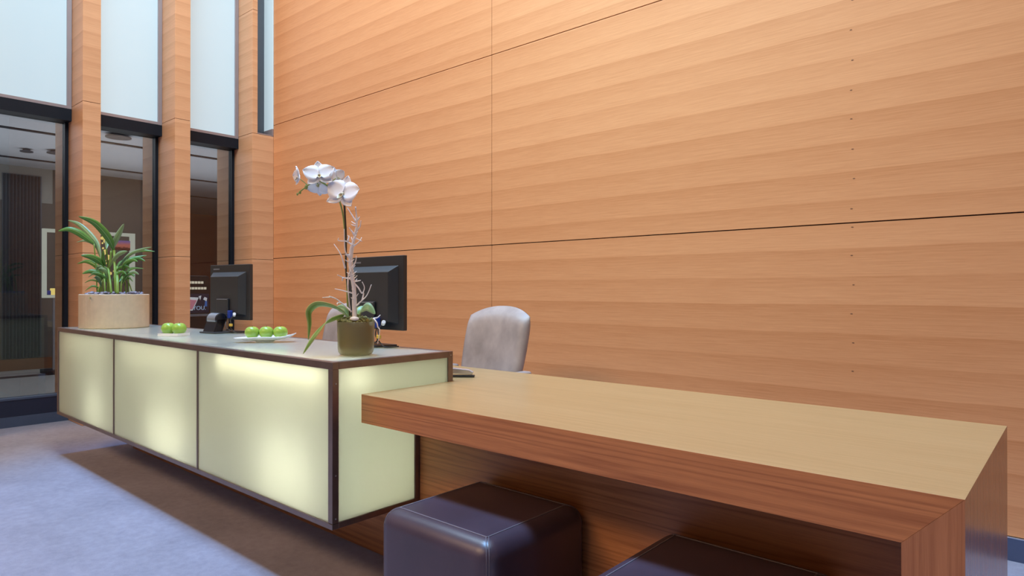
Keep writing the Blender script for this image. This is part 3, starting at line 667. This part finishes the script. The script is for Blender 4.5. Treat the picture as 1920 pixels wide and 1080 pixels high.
# ------------------------------------------------------------------ orchid
DO = 2.62; oc = P(667.5, 600, DO); ocx, ocy = oc.x, oc.y
orc = root('potted_orchid', (ocx, ocy, ZT), 'white orchid with whitewashed twig in an olive glass vase', 'potted plant')
W(orc, 'vase', lathe(nb(), [(.052, .0005), (.062, .004), (.069, .014), (.0715, .03), (.074, .132), (.0725, .134), (.0705, .132), (.068, .03), (.05, .008)], (ocx, ocy, ZT), 48), M['vase'], smooth=True)
W(orc, 'soil', lathe(nb(), [(.05, .026), (.064, .03), (.0695, .122), (.05, .130)], (ocx, ocy, ZT), 32), M['fill'])
bm = nb()
for k in range(420):
    a = rnd.uniform(0, 6.283); rr = .071 * math.sqrt(rnd.random())
    blob(bm, (ocx + rr * math.cos(a), ocy + rr * math.sin(a), ZT + .133 + rnd.uniform(0, .022) * (1.3 - rr / .08)), rnd.uniform(.0025, .0065), rnd.uniform(.6, 1.6), rnd.uniform(.6, 1.6), rnd.uniform(.6, 1.3), 1)
o = W(orc, 'moss', bm, M['moss']); o['kind'] = 'stuff'
def oz(x, y, dd=0): return P(520 + x / 2.768, 290 + y / 2.768, DO + dd)
bm = nb(); blob(bm, oz(400, 852, -.05), .017, 1.4, .9, .55, 2); W(orc, 'stone', bm, M['twig'], smooth=True)
W(orc, 'stem', tube(nb(), smooth_path([oz(378, 850), oz(372, 740), oz(357, 600), oz(356, 430), oz(350, 300), oz(346, 228)], 6), [.0042] * 31, 8), M['orstem'], smooth=True)
W(orc, 'stem', tube(nb(), smooth_path([oz(366, 850, .02), oz(362, 700, .02), oz(352, 450, .02), oz(342, 320, .015), oz(320, 235, .0), oz(290, 185, .0), oz(255, 158, -.01), oz(205, 135, -.015), oz(165, 155, -.015), oz(135, 178, -.01), oz(112, 195, -.01)], 6), [.0034] * 40 + [.0026] * 21, 8), M['orgreen'], smooth=True)
for a, b in (((160, 160), (110, 120)), ((205, 138), (222, 112)), ((255, 160), (305, 122)), ((205, 138), (215, 165)), ((125, 185), (105, 205))):
    W(orc, 'stalklet', tube(nb(), [oz(*a, -.012), oz(*b, -.02)], .0018, 6), M['orgreen'])
def petal_mesh(L, Wd, cup, peak=.62, n=8):
    bm = nb(); A = []
    for i in range(n + 1):
        s = i / n; w_ = math.sin(math.pi * min(1, s ** .75)) ** .7 if 0 < s < 1 else 0.02
        w_ = max(w_, .05) * Wd / 2
        A.append([bm.verts.new((k * w_, s * L, cup * L * (s * s) * .6 + cup * L * .35 * k * k)) for k in (-1, -.5, 0, .5, 1)])
    for i in range(n):
        for k in range(4): bm.faces.new((A[i][k], A[i][k + 1], A[i + 1][k + 1], A[i + 1][k]))
    return bm
def build_flower(c, r, nrm, roll, cup=.18):
    nrm = Vector(nrm).normalized(); z = nrm; x = UP.cross(z).normalized(); y = z.cross(x)
    m = Matrix((x, y, z)).transposed().to_4x4() @ Matrix.Rotation(R(roll), 4, 'Z'); m.translation = Vector(c)
    core = nb(); blob(core, (0, 0, .002), r * .10, 1, 1, 1.2, 1); bmesh.ops.transform(core, verts=core.verts, matrix=m)
    f = W(orc, 'flower', core, M['lip'], smooth=True)
    for ang, L, wd, dz_, nm in ((0, 1.0, .72, -.004, 'sepal'), (128, .95, .66, -.004, 'sepal'), (-128, .95, .66, -.004, 'sepal'), (68, 1.02, 1.12, .002, 'petal'), (-68, 1.02, 1.12, .002, 'petal')):
        bm = petal_mesh(r * L, r * wd, cup); bmesh.ops.transform(bm, verts=bm.verts, matrix=m @ Matrix.Rotation(R(ang), 4, 'Z') @ Matrix.Translation((0, 0, dz_)))
        o = W(f, nm, bm, M['petal'], smooth=True)
        md = o.modifiers.new('thick', 'SOLIDIFY'); md.thickness = .0012
    bm = petal_mesh(r * .42, r * .26, .9); bmesh.ops.transform(bm, verts=bm.verts, matrix=m @ Matrix.Rotation(R(180), 4, 'Z') @ Matrix.Translation((0, 0, .004)))
    o = W(f, 'lip', bm, M['lip'], smooth=True); md = o.modifiers.new('thick', 'SOLIDIFY'); md.thickness = .0012
TC = -VF
build_flower(oz(342, 205, -.035), .076, TC * .9 - VR * .25 + UP * .25, -12)
build_flower(oz(218, 108, -.02), .064, TC * .8 + VR * .15 + UP * .35, 8)
build_flower(oz(308, 118, .015), .042, TC * .6 + VR * .8 + UP * .1, 20)
build_flower(oz(214, 162, .02), .048, TC * .7 - UP * .7 - VR * .1, 170)
build_flower(oz(112, 112, 0), .042, -VR * .80 + TC * .45 - UP * .05, 10, .35)
for x, y, r_ in ((104, 205, .004), (118, 196, .005), (150, 168, .007)):
    bm = nb(); blob(bm, oz(x, y, -.012), r_, 1, 1, 1.5, 2); W(orc, 'bud', bm, M['orgreen'], smooth=True)
W(orc, 'leaf', leaf(nb(), [oz(365, 835, -.02), oz(335, 812, -.03), (oz(270, 785, -.05)), oz(205, 780, -.06), oz(166, 815, -.06), oz(168, 880, -.055), oz(160, 962, -.05)], .034, (VF * .75 - UP * .5 + VR * .4), .2, .5, .5), M['orleaf'], smooth=True)
W(orc, 'leaf', leaf(nb(), [oz(345, 835, -.03), oz(310, 843, -.05), oz(250, 872, -.08), oz(192, 940, -.10), oz(134, 1034, -.11)], .030, VR + UP * .9, .2, .45, .5), M['orleaf'], smooth=True)
W(orc, 'leaf', leaf(nb(), [oz(425, 838, -.02), oz(440, 800, -.03), oz(470, 790, -.05), oz(508, 828, -.06)], .040, VF * .4 + UP * .9 + VR * .3, .15, .5, .5), M['orleaf2'], smooth=True)
W(orc, 'leaf', leaf(nb(), [oz(418, 838, .0), oz(425, 805, .02), oz(445, 785, .04)], .026, VR, .2, .5, .5), M['orleaf'], smooth=True)
W(orc, 'leaf', leaf(nb(), [oz(375, 838, .01), oz(345, 802, .02), oz(305, 792, .04)], .034, UP + VF * .4, .2, .5, .5), M['orleaf2'], smooth=True)
W(orc, 'trunk', tube(nb(), smooth_path([oz(402, 850, -.03), oz(400, 780, -.03), oz(398, 700, -.03), oz(388, 630, -.028), oz(380, 560, -.026), oz(388, 480, -.026), oz(408, 400, -.026), oz(412, 340, -.03), oz(406, 270, -.035)], 5), [.0095] * 8 + [.008] * 10 + [.0085] * 8 + [.006] * 6 + [.004] * 5 + [.0025] * 4, 8), M['twig'], smooth=True)
branches = [[(388, 470), (360, 450), (318, 446), (318, 432)], [(388, 480), (425, 452), (437, 430)], [(400, 420), (372, 378)], [(410, 350), (385, 310), (364, 276)], [(405, 400), (428, 375), (434, 342)], [(412, 345), (428, 322)],
            [(378, 540), (352, 500), (347, 385)], [(352, 590), (330, 520), (294, 464)], [(376, 600), (404, 560), (410, 525)], [(385, 640), (350, 640), (312, 624)], [(340, 640), (337, 655)], [(392, 720), (350, 708), (298, 696)], [(392, 660), (420, 690), (440, 720), (452, 690), (440, 660)],
            [(405, 790), (430, 765), (465, 730), (488, 674)], [(440, 755), (448, 720), (440, 715)], [(385, 815), (340, 775), (290, 742), (234, 742)], [(330, 768), (312, 770), (312, 778)], [(290, 742), (268, 734)], [(375, 560), (350, 545)], [(388, 660), (420, 655), (432, 652)], [(400, 430), (440, 450)], [(380, 520), (350, 520)], [(365, 450), (372, 425), (362, 420)], [(500, 850), (520, 845), (534, 832)], [(384, 590), (366, 650), (372, 760), (382, 820)]]
for b in branches:
    q = smooth_path([oz(x, y, -.03 + rnd.uniform(-.02, .02) * (i > 0)) for i, (x, y) in enumerate(b)], 4)
    W(orc, 'twig', tube(nb(), q, [.0034 - .002 * i / (len(q) - 1) for i in range(len(q))], 6), M['twig'], smooth=True)
TK = [(400, 800), (398, 700), (388, 630), (380, 560), (388, 480), (408, 400), (412, 340)]
for k in range(34):   # short spurs along the trunk
    u = rnd.uniform(0, 5.99); i = int(u); f_ = u - i; x = TK[i][0] * (1 - f_) + TK[i + 1][0] * f_; y = TK[i][1] * (1 - f_) + TK[i + 1][1] * f_
    a = rnd.choice((-1, 1)) * rnd.uniform(.3, 1.2); ln = rnd.uniform(14, 34); d0 = -.03 + rnd.uniform(-.02, .02)
    W(orc, 'twig', tube(nb(), [oz(x, y, -.03), oz(x + math.sin(a) * ln * .6, y - math.cos(a) * ln * .5, d0), oz(x + math.sin(a) * ln, y - math.cos(a) * ln, d0)], [.0028, .002, .0012], 5), M['twig'], smooth=True)
W(orc, 'root', tube(nb(), smooth_path([oz(498, 850, -.04), oz(516, 872, -.05), oz(522, 895, -.05), oz(531, 910, -.05), oz(526, 950, -.045), oz(520, 982, -.04)], 5), [.0032 - .002 * i / 25 for i in range(26)], 6), M['twig'], smooth=True)
# ------------------------------------------------------------------ stapler on the desk
st = root('stapler', (-2.085, 2.045, ZD), 'small silver and black stapler on the desk by the counter corner', 'stapler', 38)
mk('base', bx(-.07, .055, -.016, .016, .001, .009), M['black'], st, bevel=.003)
mk('arm', prism(nb(), [(-.07, -.014, .016), (.045, -.014, .012), (.052, -.014, .022), (.03, -.014, .034), (-.05, -.014, .042), (-.07, -.014, .034)], (0, .028, 0)), M['silver'], st, bevel=.004)
mk('hinge', tube(nb(), [(-.055, -.017, .012), (-.055, .017, .012)], .009, 12), M['silver'], st)
